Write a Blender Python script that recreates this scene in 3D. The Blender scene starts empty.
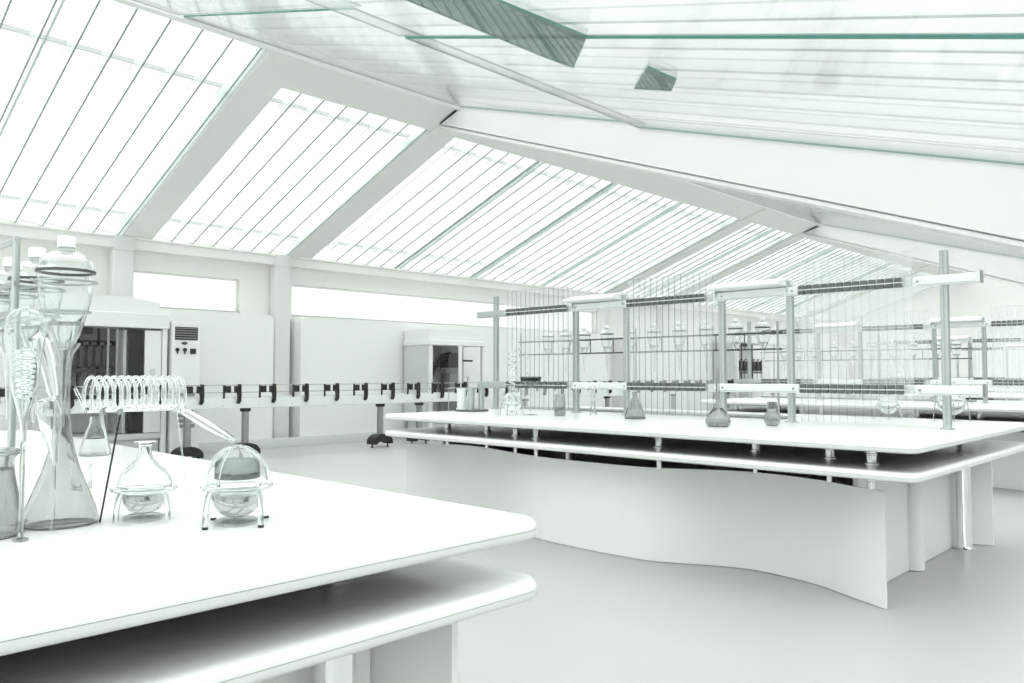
import bpy, math, random
from mathutils import Vector, Matrix
random.seed(7)
S = bpy.context.scene
COL = S.collection
PI = math.pi

# ------------------------------------------------------------------ materials
def nt(name):
    m = bpy.data.materials.new(name); m.use_nodes = True
    t = m.node_tree; t.nodes.clear()
    return m, t, t.nodes.new('ShaderNodeOutputMaterial')

def pbr(name, col, rough=.5, metal=0., coat=0., var=0., scale=6., bump=0.):
    m, t, out = nt(name)
    b = t.nodes.new('ShaderNodeBsdfPrincipled')
    b.inputs['Base Color'].default_value = (*col, 1)
    b.inputs['Roughness'].default_value = rough
    b.inputs['Metallic'].default_value = metal
    b.inputs['Coat Weight'].default_value = coat
    b.inputs['Coat Roughness'].default_value = .12
    if var or bump:
        tc = t.nodes.new('ShaderNodeTexCoord')
        n = t.nodes.new('ShaderNodeTexNoise'); n.inputs['Scale'].default_value = scale
        n.inputs['Detail'].default_value = 4
        t.links.new(tc.outputs['Object'], n.inputs['Vector'])
        if var:
            r = t.nodes.new('ShaderNodeValToRGB')
            r.color_ramp.elements[0].position = .3; r.color_ramp.elements[1].position = .7
            r.color_ramp.elements[0].color = (*[max(0, c * (1 - var)) for c in col], 1)
            r.color_ramp.elements[1].color = (*col, 1)
            t.links.new(n.outputs['Fac'], r.inputs[0]); t.links.new(r.outputs[0], b.inputs['Base Color'])
        if bump:
            bp = t.nodes.new('ShaderNodeBump'); bp.inputs['Strength'].default_value = bump
            t.links.new(n.outputs['Fac'], bp.inputs['Height']); t.links.new(bp.outputs[0], b.inputs['Normal'])
    t.links.new(b.outputs[0], out.inputs[0])
    return m

def glass(name, col=(.985, .993, .99), ior=1.47, rough=0.):
    m, t, out = nt(name)
    g = t.nodes.new('ShaderNodeBsdfGlass')
    g.inputs['Color'].default_value = (*col, 1); g.inputs['IOR'].default_value = ior
    g.inputs['Roughness'].default_value = rough
    t.links.new(g.outputs[0], out.inputs[0])
    return m

def pane(name, tint=(.95, .98, .97), ior=1.5, diffuse=0., rough=.02, dcol=(.95, .98, .96)):
    """flat glass: rays pass straight on, the surface mirrors by its Fresnel reflectance"""
    m, t, out = nt(name)
    tr = t.nodes.new('ShaderNodeBsdfTransparent'); tr.inputs[0].default_value = (*tint, 1)
    gl = t.nodes.new('ShaderNodeBsdfGlossy'); gl.inputs['Roughness'].default_value = rough
    ge = t.nodes.new('ShaderNodeNewGeometry')
    mi = t.nodes.new('ShaderNodeMix'); mi.data_type = 'FLOAT'
    mi.inputs[2].default_value = ior; mi.inputs[3].default_value = 1 / ior
    t.links.new(ge.outputs['Backfacing'], mi.inputs[0])
    fr = t.nodes.new('ShaderNodeFresnel'); t.links.new(mi.outputs[0], fr.inputs['IOR'])
    base = tr
    if diffuse:
        tl = t.nodes.new('ShaderNodeBsdfTranslucent'); tl.inputs[0].default_value = (*dcol, 1)
        md = t.nodes.new('ShaderNodeMixShader'); md.inputs[0].default_value = diffuse
        t.links.new(tr.outputs[0], md.inputs[1]); t.links.new(tl.outputs[0], md.inputs[2]); base = md
    mx = t.nodes.new('ShaderNodeMixShader')
    t.links.new(fr.outputs[0], mx.inputs[0]); t.links.new(base.outputs[0], mx.inputs[1]); t.links.new(gl.outputs[0], mx.inputs[2])
    t.links.new(mx.outputs[0], out.inputs[0])
    return m

M = dict(
    lacquer=pbr('white_lacquer', (.83, .84, .83), .28, coat=.3, var=.015, scale=3),
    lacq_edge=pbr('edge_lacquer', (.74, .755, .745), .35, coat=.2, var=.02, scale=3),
    seam=pbr('seam_shadow_gap', (.42, .43, .425), .6, var=.05),
    under=pbr('underside_gap_shade', (.016, .017, .0165), .5, var=.1, scale=5),  # near-black so the shade in the gap under the boards is painted in
    panel=pbr('panel_white', (.88, .885, .87), .42, var=.02, scale=2),
    wall=pbr('wall_paint', (.86, .86, .84), .7, var=.02, scale=1.5, bump=.02),
    clad=pbr('cladding', (.85, .86, .845), .5, var=.02, scale=1.2),
    floor=pbr('floor_resin', (.49, .495, .483), .38, var=.05, scale=.7, bump=.01),
    skirt=pbr('skirting', (.62, .635, .62), .5, var=.03),
    beam=pbr('beam_paint', (.775, .78, .762), .5, var=.02, scale=1.5),
    chrome=pbr('chrome', (.86, .87, .87), .07, 1., var=.03),
    alu=pbr('aluminium', (.50, .54, .53), .30, .8, var=.04, scale=9),
    alu_l=pbr('pale_aluminium', (.80, .83, .82), .4, .15, var=.03, scale=9),
    steel=pbr('steel_rod', (.42, .45, .445), .3, .8, var=.05, scale=20),
    clamp=pbr('clamp_rubber', (.12, .135, .132), .45, var=.1, scale=30),
    black=pbr('black_plastic', (.012, .013, .013), .4, var=.2, scale=30),
    dark=pbr('dark_grey_metal', (.085, .09, .09), .45, .3, var=.15, scale=12),
    grey=pbr('mid_grey_metal', (.30, .31, .305), .45, .3, var=.08, scale=12),
    mach=pbr('machine_white', (.80, .81, .80), .42, var=.02, scale=3),
    mach_d=pbr('machine_grey_side', (.62, .635, .625), .45, var=.03, scale=3),
    mull=pbr('mullion_green_grey', (.58, .66, .635), .45, .2, var=.06, scale=10),
    glass=glass('lab_glass'),
    liquid=glass('grey_liquid', (.82, .826, .82), 1.33),
    gglass=glass('grey_glass', (.88, .885, .88)),
    gsolid=glass('solid_glass', (.975, .987, .982), 1.47),
    dglass=glass('smoked_glass', (.52, .545, .535), 1.45),
    stop=pbr('stopper_white', (.88, .9, .89), .35, coat=.3, var=.02),
    sheet=pane('sheet_glass', (.985, .992, .989), 1.5, .17, dcol=(1, 1, 1)),  # white translucent veil stands in for the bright roof's reflection
    wpane=pane('window_glass', (.97, .99, .98)),
    rpane=pane('roof_glass', (.978, .985, .982), 1.40, rough=.09),
    blade=pane('louvre_glass', (.965, .977, .972), 1.33, .16, .15),
    sedge=pbr('sheet_edge', (.13, .155, .15), .25, var=.05, scale=20),
    gedge=pbr('glass_edge_green', (.06, .22, .175), .2, var=.2, scale=8),
    bedge=pbr('louvre_edge', (.36, .395, .385), .35, var=.06, scale=8),
    tint=pane('tinted_glass', (.42, .52, .49), 1.18),
    smoke=pane('smoked_screen', (.55, .57, .56), 1.4),
    strip=pane('strip_glass', (.86, .90, .89), 1.5, .35, .1),
)

# ------------------------------------------------------------------ mesh builder
class MB:
    def __init__(s): s.v = []; s.f = []; s.mi = []; s.sm = []
    def add(s, vs, fs, mi=0, smooth=False):
        b = len(s.v); s.v += [tuple(v) for v in vs]
        for f in fs:
            s.f.append(tuple(b + i for i in f)); s.mi.append(mi); s.sm.append(smooth)
        return s
    def box(s, x0, x1, y0, y1, z0, z1, mi=0, edge=None):
        vs = [(x0,y0,z0),(x1,y0,z0),(x1,y1,z0),(x0,y1,z0),(x0,y0,z1),(x1,y0,z1),(x1,y1,z1),(x0,y1,z1)]
        return s.add(vs, [(0,3,2,1),(4,5,6,7),(0,1,5,4),(1,2,6,5),(2,3,7,6),(3,0,4,7)], mi)
    def rbox(s, x0, x1, y0, y1, z0, z1, r=.01, mi=0, ax='z', n=4):
        """box whose four edges along one axis are rounded, with softened rims"""
        A = {'z': (x0,x1,y0,y1,z0,z1), 'x': (y0,y1,z0,z1,x0,x1), 'y': (z0,z1,x0,x1,y0,y1)}[ax]
        a0,a1,b0,b1,c0,c1 = A
        r = min(r, (a1-a0)*.49, (b1-b0)*.49); q = min(r*.4, (c1-c0)*.3)
        def out(o):
            pts = []
            rr = max(r - o, .0004)
            for (ca, cb, t0) in ((a1-r,b1-r,0),(a0+r,b1-r,PI/2),(a0+r,b0+r,PI),(a1-r,b0+r,1.5*PI)):
                for k in range(n+1):
                    t = t0 + PI/2*k/n; pts.append((ca+rr*math.cos(t), cb+rr*math.sin(t)))
            return pts
        rings = [(q,c0),(0,c0+q),(0,c1-q),(q,c1)]
        vs = []; N = 4*(n+1)
        for o, c in rings:
            for a, b in out(o):
                vs.append({'z': (a,b,c), 'x': (c,a,b), 'y': (b,c,a)}[ax])
        fs = [tuple(reversed(range(N))), tuple(range(3*N, 4*N))]
        s.add(vs, fs, mi)
        b0_ = len(s.v) - len(vs)
        for i in range(3):
            for k in range(N):
                k2 = (k+1) % N
                s.f.append((b0_+i*N+k, b0_+i*N+k2, b0_+(i+1)*N+k2, b0_+(i+1)*N+k)); s.mi.append(mi); s.sm.append(False)
        return s
    def tube(s, path, r, n=10, mi=0, caps=True, closed=False):
        P = [Vector(p) for p in path]; rs = r if isinstance(r, (list, tuple)) else [r]*len(P)
        L = len(P); vs = []; up = None
        for i, p in enumerate(P):
            if closed: d = P[(i+1) % L] - P[i-1]
            else: d = P[min(i+1, L-1)] - P[max(i-1, 0)]
            d.normalize()
            if up is None:
                up = Vector((0,0,1)) if abs(d.z) < .9 else Vector((1,0,0))
            u = up - d*up.dot(d)
            if u.length < 1e-4: u = d.orthogonal()
            u.normalize(); w = d.cross(u); up = u
            for k in range(n):
                t = 2*PI*k/n; vs.append(p + (u*math.cos(t) + w*math.sin(t))*rs[i])
        fs = []
        for i in range(L if closed else L-1):
            j = (i+1) % L
            for k in range(n):
                k2 = (k+1) % n; fs.append((i*n+k, i*n+k2, j*n+k2, j*n+k))
        s.add(vs, fs, mi, True)
        if caps and not closed:
            b = len(s.v) - len(vs)
            s.f.append(tuple(b+k for k in reversed(range(n)))); s.mi.append(mi); s.sm.append(False)
            s.f.append(tuple(b+(L-1)*n+k for k in range(n))); s.mi.append(mi); s.sm.append(False)
        return s
    def cyl(s, p0, p1, r, n=16, mi=0): return s.tube([p0, p1], r, n, mi)
    def lathe(s, prof, n=32, c=(0,0,0), mi=0, smooth=True):
        vs = []; idx = []
        for r, z in prof:
            if r < 1e-6: idx.append([len(vs)]*n); vs.append((c[0], c[1], c[2]+z))
            else:
                idx.append(list(range(len(vs), len(vs)+n)))
                vs += [(c[0]+r*math.cos(2*PI*k/n), c[1]+r*math.sin(2*PI*k/n), c[2]+z) for k in range(n)]
        fs = []
        for a, b in zip(idx, idx[1:]):
            for k in range(n):
                k2 = (k+1) % n
                f = []
                for q in (a[k], a[k2], b[k2], b[k]):
                    if q not in f: f.append(q)
                if len(f) > 2: fs.append(tuple(f))
        return s.add(vs, fs, mi, smooth)
    def shell(s, prof, t=.002, n=36, c=(0,0,0), mi=0):
        """outer profile from bottom centre up to the mouth -> closed glass wall"""
        inner = []
        for i, (r, z) in enumerate(prof):
            a = prof[max(i-1, 0)]; b = prof[min(i+1, len(prof)-1)]
            dr, dz = b[0]-a[0], b[1]-a[1]; L = math.hypot(dr, dz) or 1
            inner.append((max(r - t*dz/L, 0 if r < 1e-6 else .0006), z + t*dr/L))
        inner[0] = (0, prof[0][1] + t)
        top = prof[-1]
        inner[-1] = (top[0]-t, top[1])
        return s.lathe(list(prof) + inner[::-1], n, c, mi)
    def prism(s, pts, axis, a0, a1, mi=0):
        """polygon in the other two axes swept along axis (x: pts=(y,z); y: pts=(x,z); z: pts=(x,y))"""
        n = len(pts)
        f = {'x': lambda p, a: (a, p[0], p[1]), 'y': lambda p, a: (p[0], a, p[1]), 'z': lambda p, a: (p[0], p[1], a)}[axis]
        vs = [f(p, a0) for p in pts] + [f(p, a1) for p in pts]
        return s.add(vs, [tuple(range(n)), tuple(reversed(range(n, 2*n)))] + [(k, n+k, n+(k+1) % n, (k+1) % n) for k in range(n)], mi)
    def build(s, name, mats, parent=None, loc=None):
        me = bpy.data.meshes.new(name)
        me.from_pydata(s.v, [], s.f)
        if not isinstance(mats, (list, tuple)): mats = [mats]
        for m in mats: me.materials.append(m)
        me.polygons.foreach_set('material_index', s.mi)
        me.polygons.foreach_set('use_smooth', s.sm)
        import bmesh
        bm = bmesh.new(); bm.from_mesh(me); bmesh.ops.recalc_face_normals(bm, faces=bm.faces); bm.to_mesh(me); bm.free()
        me.set_sharp_from_angle(angle=math.radians(38))
        me.update()
        o = bpy.data.objects.new(name, me); COL.objects.link(o)
        if parent: o.parent = parent
        if loc: o.location = loc
        return o

def tag(o, label, cat, group=None, kind=None):
    o['label'] = label; o['category'] = cat
    if group: o['group'] = group
    if kind: o['kind'] = kind
    return o
def thing(name, label, cat, loc=(0,0,0), group=None):
    o = bpy.data.objects.new(name, None); o.empty_display_size = .1; COL.objects.link(o); o.location = loc
    return tag(o, label, cat, group)
def struct(o, label, cat):
    return tag(o, label, cat, kind='structure')
def dup(root, loc, label, group=None, rz=None):
    c = root.copy(); COL.objects.link(c); c.location = loc; c['label'] = label
    if rz is not None: c.rotation_euler = (0, 0, rz)
    if group: c['group'] = group
    def rec(src, dst):
        for ch in list(src.children):
            k = ch.copy(); COL.objects.link(k); k.parent = dst; rec(ch, k)
    rec(root, c)
    return c
ORD = ['first','second','third','fourth','fifth','sixth','seventh','eighth','ninth','tenth','eleventh','twelfth','thirteenth','fourteenth']

# ------------------------------------------------------------------ dimensions (metres; X along the long wall, Y towards it)
T = .952                    # bench top height
PER = 5.53                  # distance from one bench row to the next
XF, XB = 4.40, 7.06         # second row: front and back edge
Y0, Y1 = 1.36, 5.98         # bench ends
W = 13.4                    # long wall
RY, RZ = 8.5, 5.27          # ridge
SL, SR = .366, .303         # roof slopes left and right
zl = lambda y: 3.47 + SL*(W - y)
zr = lambda y: RZ - SR*(RY - y)
XA, XE = -3.2, 34.0         # room ends
YS = -2.2                   # wall behind the camera

# ------------------------------------------------------------------ room shell
struct(MB().box(XA, XE, YS, W+.2, -.12, 0).build('floor', M['floor']), 'pale grey seamless resin floor', 'floor')
wb = MB()
wins = [(4.80, 6.72), (7.74, 17.05)]
ZS, ZT = 2.43, 3.03
wb.box(XA, XE, W, W+.2, 0, ZS)
wb.box(XA, XE, W, W+.2, ZT, 3.62)
xs = XA
for a, b in wins:
    wb.box(xs, a, W, W+.2, ZS, ZT); xs = b
wb.box(xs, XE, W, W+.2, ZS, ZT)
struct(wb.build('wall_back', M['wall']), 'long white wall below the glass roof', 'wall')
struct(MB().box(XA-.15, XA, YS, W+.2, 0, .55).prism([(YS,2.1),(2.0,2.95),(W+.2,2.95),(W+.2,3.62),(RY,5.35)], 'x', XA-.15, XA).build('wall_left', M['wall']), 'white gable wall with an added window band beside the nearest bench', 'wall')
gw = bpy.data.objects.new('window_20', None); COL.objects.link(gw); struct(gw, 'added unseen gable window for fill light beside the nearest bench', 'window')  # unseen glazing added to brighten the bench panels and floor
MB().prism([(YS,.551),(W+.2,.551),(W+.2,2.95),(2.0,2.95),(YS,2.1)], 'x', XA-.09, XA-.07).build('pane', M['wpane'], gw)
for k in range(8):
    y = YS + .05 + k*2.2
    MB().box(XA-.15, XA-.10, y-.03, y+.03, .551, min(zr(y)-.1, 2.95)).build('mullion', M['beam'], gw)
struct(MB().prism([(YS,0),(W+.2,0),(W+.2,3.62),(RY,5.6),(YS,2.1)], 'x', XE, XE+.15).build('wall_right', M['wall']), 'white gable wall at the far end of the hall', 'wall')
struct(MB().box(XA, XE, YS-.15, YS, 0, zr(YS)+.02).build('wall_front', M['wall']), 'low white wall under the right roof slope', 'wall')
for n, (a, b) in enumerate(wins):
    w = bpy.data.objects.new('window_%d' % (n+1), None); COL.objects.link(w); w.location = (a, W, ZS)
    struct(w, ['short bright strip window high in the long wall', 'long bright strip window high in the long wall'][n], 'window')
    L, Hh = b-a, ZT-ZS
    fm = MB()
    fm.box(0, L, .12, .16, 0, .025).box(0, L, .12, .16, Hh-.025, Hh).box(0, .03, .12, .16, .025, Hh-.025).box(L-.03, L, .12, .16, .025, Hh-.025)
    fm.build('window_frame', M['wall'], w)
    MB().box(.03, L-.03, .135, .145, .025, Hh-.025).build('pane', M['wpane'], w)
    MB().box(0, L, .0, .12, -.004, 0).build('sill', M['wall'], w)
# technical cladding in front of the lower wall
def clad(x0, x1, n, lab):
    r = .12; pts = [(x0, 0), (x1, 0)]
    for k in range(7):
        t = PI/2*k/6; pts.append((x1-r+r*math.cos(t), 2.38-r+r*math.sin(t)))
    for k in range(7):
        t = PI/2 + PI/2*k/6; pts.append((x0+r+r*math.cos(t), 2.38-r+r*math.sin(t)))
    struct(MB().prism(pts, 'y', 12.95, W).build('trim_%d' % n, M['clad']), lab, 'wall panel')
clad(XA+.05, 4.38, 1, 'white rounded wall panel left of the first column')
clad(4.84, 7.13, 2, 'white rounded wall panel between the two columns')
clad(7.68, 17.0, 3, 'long white wall panel under the long strip window')
clad(17.75, 33.5, 4, 'white wall panel at the far end of the long wall')
struct(MB().prism([(12.90,0),(12.95,0),(12.95,.172),(12.905,.172),(12.90,.165)], 'x', XA, XE).build('baseboard_back', M['skirt']), 'grey skirting along the foot of the long wall', 'skirting')

# rafters, columns, ridge
FR = [4.60, 7.57, 17.20, 20.17, 29.77]
tn = 5
def rafter_left(x, n):
    w = .46
    # underside follows the glass a little lower; the upper end dies into the ridge beam
    pts = [(W, zl(W)-.02), (W, zl(W)+.14), (RY, zl(RY)+.14), (RY, zl(RY)-.10), (9.1, zl(9.1)-.06)]
    m = MB().prism(pts, 'x', x, x+w)
    struct(m.build('trim_%d' % n, M['beam']), 'white sloping roof rafter %s' % n, 'rafter')
def column(x, n, lab):
    m = MB().rbox(x-.02, x+.30, 13.16, W, 0, 3.30, .03)
    m.prism([(13.163,3.301),(W,3.301),(W,zl(W)-.03),(13.163,zl(13.163)-.03)], 'x', x-.017, x+.297)
    struct(m.build('trim_%d' % n, M['beam']), lab, 'column')
labsR = ['white roof rafter rising from the first column','white roof rafter rising from the second column','white roof rafter, third along the hall','white roof rafter, fourth along the hall','white roof rafter at the far end']
labsC = ['white wall column left of the short window','white wall column between the two strip windows','white wall column behind the glass racks','white wall column, fourth along the hall','white wall column at the far end']
for i, x in enumerate(FR):
    rafter_left(x, tn); bpy.data.objects['trim_%d' % tn]['label'] = labsR[i]; tn += 1
    column(x-.28 if i == 1 else x-.12, tn, labsC[i]); tn += 1
def rafter_right(x, n, lab):
    w = .46
    und = lambda y: 5.0 - .355*(8.9 - y)
    m = MB().prism([(8.9, und(8.9)+.06), (8.9, zr(8.5)), (RY, zr(RY)-.02), (YS, zr(YS)-.02), (YS, und(YS)+.06)], 'x', x, x+w)
    m.prism([(8.9, und(8.9)+.042), (8.9, und(8.9)+.0595), (YS, und(YS)+.0595), (YS, und(YS)+.042)], 'x', x+.05, x+w-.05)   # recessed shadow joint
    m.prism([(8.9, und(8.9)), (8.9, und(8.9)+.0415), (YS, und(YS)+.0415), (YS, und(YS))], 'x', x+.012, x+w)
    struct(m.build('trim_%d' % n, M['beam']), lab, 'rafter')
rafter_right(FR[1], tn, 'deep white rafter sweeping across the upper right'); tn += 1
rafter_right(FR[3], tn, 'deep white rafter further along the right slope'); tn += 1
m = MB().prism([(8.5,RZ-.06),(9.1,zl(9.1)-.04),(9.1,zl(9.1)+.12),(8.5,RZ+.12)], 'x', FR[0]+.2, XE)
struct(m.build('trim_%d' % tn, M['beam']), 'wide grey ridge beam along the roof peak', 'ridge beam'); tn += 1
m = MB().prism([(8.44,RZ-.09),(8.5,RZ-.10),(8.57,RZ-.075),(8.57,RZ+.14),(8.44,RZ+.14)], 'x', XA, XE)
struct(m.build('trim_%d' % tn, M['lacquer']), 'slim white ridge strip along the roof peak', 'ridge strip'); tn += 1
# eave box over the windows
m = MB().prism([(13.22,3.34),(W+.2,3.34),(W+.2,3.62),(13.22,zl(13.22)-.05)], 'x', XA, XE)
m.prism([(13.19,zl(13.19)-.045),(13.24,zl(13.24)-.045),(13.24,zl(13.24)-.015),(13.19,zl(13.19)-.015)], 'x', XA, XE)
struct(m.build('trim_%d' % tn, M['wall']), 'white eave beam over the strip windows', 'eave beam'); tn += 1

# ------------------------------------------------------------------ roof glazing, left slope, bay by bay
wn = 3
def bay_left(x0, x1, ytop, lab, phase, mull=()):
    global wn
    b = bpy.data.objects.new('window_%d' % wn, None); COL.objects.link(b); b.location = (x0, W, 3.47); wn += 1
    struct(b, lab, 'roof window')
    L = x1 - x0 - .005
    Z = lambda y: SL*(-y)                 # local: y<0 goes up the slope
    ya, yb = -.18, ytop - W
    # louvre blades
    bl = MB(); p = .357
    k = 0; x = phase - x0
    while x < L - .03:
        xa, xb = x, min(x + p*1.2, L - .005)
        xa = max(xa, .0)
        if xb - xa > .05:
            for (u0, u1, h0, h1) in ((xa, xb, .075, .0),):
                v = []
                for y in (ya, yb):
                    for (xx, h) in ((u0, h0), (u1, h1)):
                        v += [(xx, y, Z(y)+h), (xx, y, Z(y)+h+.014)]
                # v: 0 A-low,1 A-high,2 B-low,3 B-high (y=ya) ; 4..7 same at yb
                bl.add(v, [(0,2,6,4),(1,5,7,3)], 0)
                bl.add(v, [(2,3,7,6),(0,4,5,1),(0,1,3,2),(4,6,7,5)], 1)
                if xb - xa > p*.9:            # edge bead along the lower rim
                    v = [(u1+a, y, Z(y)+h-.002) for y in (ya, yb) for a, h in ((-.016,-.014),(.0,-.014),(.0,0),(-.016,0))]
                    bl.add(v, [(0,1,2,3),(7,6,5,4),(0,4,5,1),(1,5,6,2),(2,6,7,3),(3,7,4,0)], 1)
        x += p
    bl.build('louvre', [M['blade'], M['bedge']], b)
    # outer glass
    g = MB(); v = [(0,-.02,Z(-.02)+.17),(L,-.02,Z(-.02)+.17),(L,yb,Z(yb)+.17),(0,yb,Z(yb)+.17)]
    v += [(a, y, z+.02) for a, y, z in v]
    g.add(v, [(0,1,2,3),(4,7,6,5),(0,4,5,1),(1,5,6,2),(2,6,7,3),(3,7,4,0)])
    g.build('pane', M['rpane'], b)
    # purlins
    for yp in (-.6, -3.83):
        MB().box(0, L, yp-.022, yp+.022, Z(yp)+.105, Z(yp)+.15).build('purlin', M['bedge'], b)
    # tinted side strip
    w = .17
    s_ = MB(); v = [(L-w,ya,Z(ya)-.01),(L,ya,Z(ya)-.01),(L,yb,Z(yb)-.01),(L-w,yb,Z(yb)-.01)]
    v += [(a, y, z+.008) for a, y, z in v]
    s_.add(v, [(0,1,2,3),(4,7,6,5),(0,4,5,1),(1,5,6,2),(2,6,7,3),(3,7,4,0)])
    s_.build('side_strip', M['strip'], b)
    for xm in mull:
        mm = MB(); q = xm - x0; mw = .014 if x0 > 0 else .007
        for dq in ((0, .10) if x0 > 0 else (0,)):
            v = [(q+dq-mw,ya+.1,Z(ya+.1)-.03),(q+dq+mw,ya+.1,Z(ya+.1)-.03),(q+dq+mw,yb,Z(yb)-.03),(q+dq-mw,yb,Z(yb)-.03)]
            v += [(a, y, z+.042) for a, y, z in v]
            mm.add(v, [(3,2,1,0),(5,6,7,4),(1,5,4,0),(2,6,5,1),(3,7,6,2),(0,4,7,3)])
        mm.build('mullion', M['mull'], b)
bay_left(XA, FR[0], 8.58, 'glass roof bay nearest the bench with louvre blades', FR[0]-.17-.357*22+.04, (2.45,))
bay_left(FR[0]+.46, FR[1], 9.1, 'glass roof bay between the first two rafters', FR[0]+.36)
bay_left(FR[1]+.46, FR[2], 9.1, 'wide glass roof bay with three green mullions', FR[1]+.24, (10.04, 12.2, 14.56))
bay_left(FR[2]+.46, FR[3], 9.1, 'glass roof bay between the third and fourth rafters', FR[2]+.36, (18.9,))
bay_left(FR[3]+.46, FR[4], 9.1, 'glass roof bay beyond the fourth rafter', FR[3]+.36, (22.9, 25.2, 27.5))
bay_left(FR[4]+.46, XE, 9.1, 'glass roof bay at the far gable', FR[4]+.36)

# ------------------------------------------------------------------ roof glazing, right slope
def slab(mb, x0, x1, y0, y1, dz, th, mi_face=0, mi_edge=1):
    v = [(x0,y0,zr(y0)+dz),(x1,y0,zr(y0)+dz),(x1,y1,zr(y1)+dz),(x0,y1,zr(y1)+dz)]
    v += [(a, b, c+th) for a, b, c in v]
    mb.add(v, [(0,1,2,3),(4,7,6,5)], mi_face); mb.add(v, [(1,5,6,2),(3,7,4,0)], mi_edge); mb.add(v, [(0,4,5,1),(2,6,7,3)], mi_edge+1)
def bay_right(x0, x1, lab, panes, phase, p=.595):
    global wn
    b = bpy.data.objects.new('window_%d' % wn, None); COL.objects.link(b); wn += 1
    struct(b, lab, 'roof window')
    bl = MB(); x = phase
    while x < x1 - .05:
        xb = min(x + p*1.16, x1-.005); xa = max(x, x0)
        if xb - xa > .06:
            v = []
            for y in (YS+.05, 8.4):
                for xx, h in ((xa, .10), (xb, .03)):
                    v += [(xx, y, zr(y)+h), (xx, y, zr(y)+h+.016)]
            bl.add(v, [(0,2,6,4),(1,5,7,3)], 0); bl.add(v, [(2,3,7,6),(0,4,5,1),(0,1,3,2),(4,6,7,5)], 1)
        x += p
    bl.build('louvre', [M['blade'], M['bedge']], b)
    for (a, c, ya, yb, dz) in panes:
        q = MB(); slab(q, a, c, ya, yb, dz, .020 if a > 3 else .008); q.build('pane', [M['rpane'], M['gedge'], M['sedge']], b)
    return b
R1 = bay_right(XA, FR[1]-.01, 'right glass roof slope with overlapping panes and green edges',
    [(XA, 3.46, 5.0, 8.42, -.05), (3.52, FR[1]-.02, 5.2, 8.42, -.05), (XA, 4.06, YS+.02, 5.3, -.10), (4.12, FR[1]-.02, YS+.02, 5.3, -.10)], 4.79-.595*13-.09)
bay_right(FR[1]+.47, FR[3]-.01, 'right glass roof slope beyond the deep rafter', [(FR[1]+.48, FR[3]-.02, YS+.02, 8.42, -.05)], FR[1]+.5)
bay_right(FR[3]+.47, XE, 'right glass roof slope at the far end', [(FR[3]+.48, XE, YS+.02, 8.42, -.05)], FR[3]+.5)
# dark green tinted glass lying on the right slope
def tinted(pts, lab):
    mb = MB(); n = len(pts)
    v = [(x, y, zr(y)-.125) for x, y in pts] + [(x, y, zr(y)-.113) for x, y in pts]
    mb.add(v, [tuple(range(n)), tuple(reversed(range(n, 2*n)))], 0)
    mb.add(v, [(k, n+k, n+(k+1) % n, (k+1) % n) for k in range(n)], 1)
    tag(mb.build('tinted_roof_panel', [M['tint'], M['gedge']]), lab, 'glass panel')
tinted([(2.4,4.10),(2.45,3.15),(3.27,3.32),(4.0,3.21),(4.81,4.0),(4.53,4.06),(3.19,4.11)], 'long dark green tinted glass panel lying on the roof')
tinted([(4.71,3.22),(5.06,3.2),(5.44,3.49),(5.44,3.86)], 'small dark green tinted glass piece on the roof')

# ------------------------------------------------------------------ benches
def rrect(x0, x1, y0, y1, r, o, n=8):
    pts = []; rr = max(r - o, .002)
    for cx, cy, t0 in ((x1-r,y1-r,0),(x0+r,y1-r,PI/2),(x0+r,y0+r,PI),(x1-r,y0+r,1.5*PI)):
        for k in range(n+1):
            t = t0 + PI/2*k/n; pts.append((cx+rr*math.cos(t), cy+rr*math.sin(t)))
    return pts
def loft(mb, rings, rect, r, mi=0, cap0=True, cap1=True):
    vs = []; N = None
    for o, z in rings:
        p = rrect(*rect, r, o); N = len(p); vs += [(x, y, z) for x, y in p]
    b = len(mb.v)
    fs = []
    for i in range(len(rings)-1):
        for k in range(N):
            k2 = (k+1) % N; fs.append((i*N+k, i*N+k2, (i+1)*N+k2, (i+1)*N+k))
    mb.add(vs, fs, mi, True)
    if cap0: mb.f.append(tuple(b+k for k in reversed(range(N)))); mb.mi.append(mi); mb.sm.append(False)
    if cap1: mb.f.append(tuple(b+(len(rings)-1)*N+k for k in range(N))); mb.mi.append(mi); mb.sm.append(False)
def board(name, z, parent, rect):
    m = MB()
    top = [(.0, z-.026), (0, z-.022), (.0015, z-.016), (.005, z-.010), (.011, z-.0045), (.019, z-.001), (.030, z)]
    loft(m, top, rect, .075)
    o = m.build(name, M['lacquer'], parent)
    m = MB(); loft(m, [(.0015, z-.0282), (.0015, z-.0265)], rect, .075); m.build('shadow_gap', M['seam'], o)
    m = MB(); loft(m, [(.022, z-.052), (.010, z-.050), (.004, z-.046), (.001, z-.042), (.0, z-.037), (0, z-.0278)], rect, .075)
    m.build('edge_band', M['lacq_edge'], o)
    m = MB(); loft(m, [(.035, z-.0545), (.035, z-.0525)], rect, .075); m.build('underside', M['under'], o)  # dark sheet that paints shade into the gap below
    return o
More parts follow.
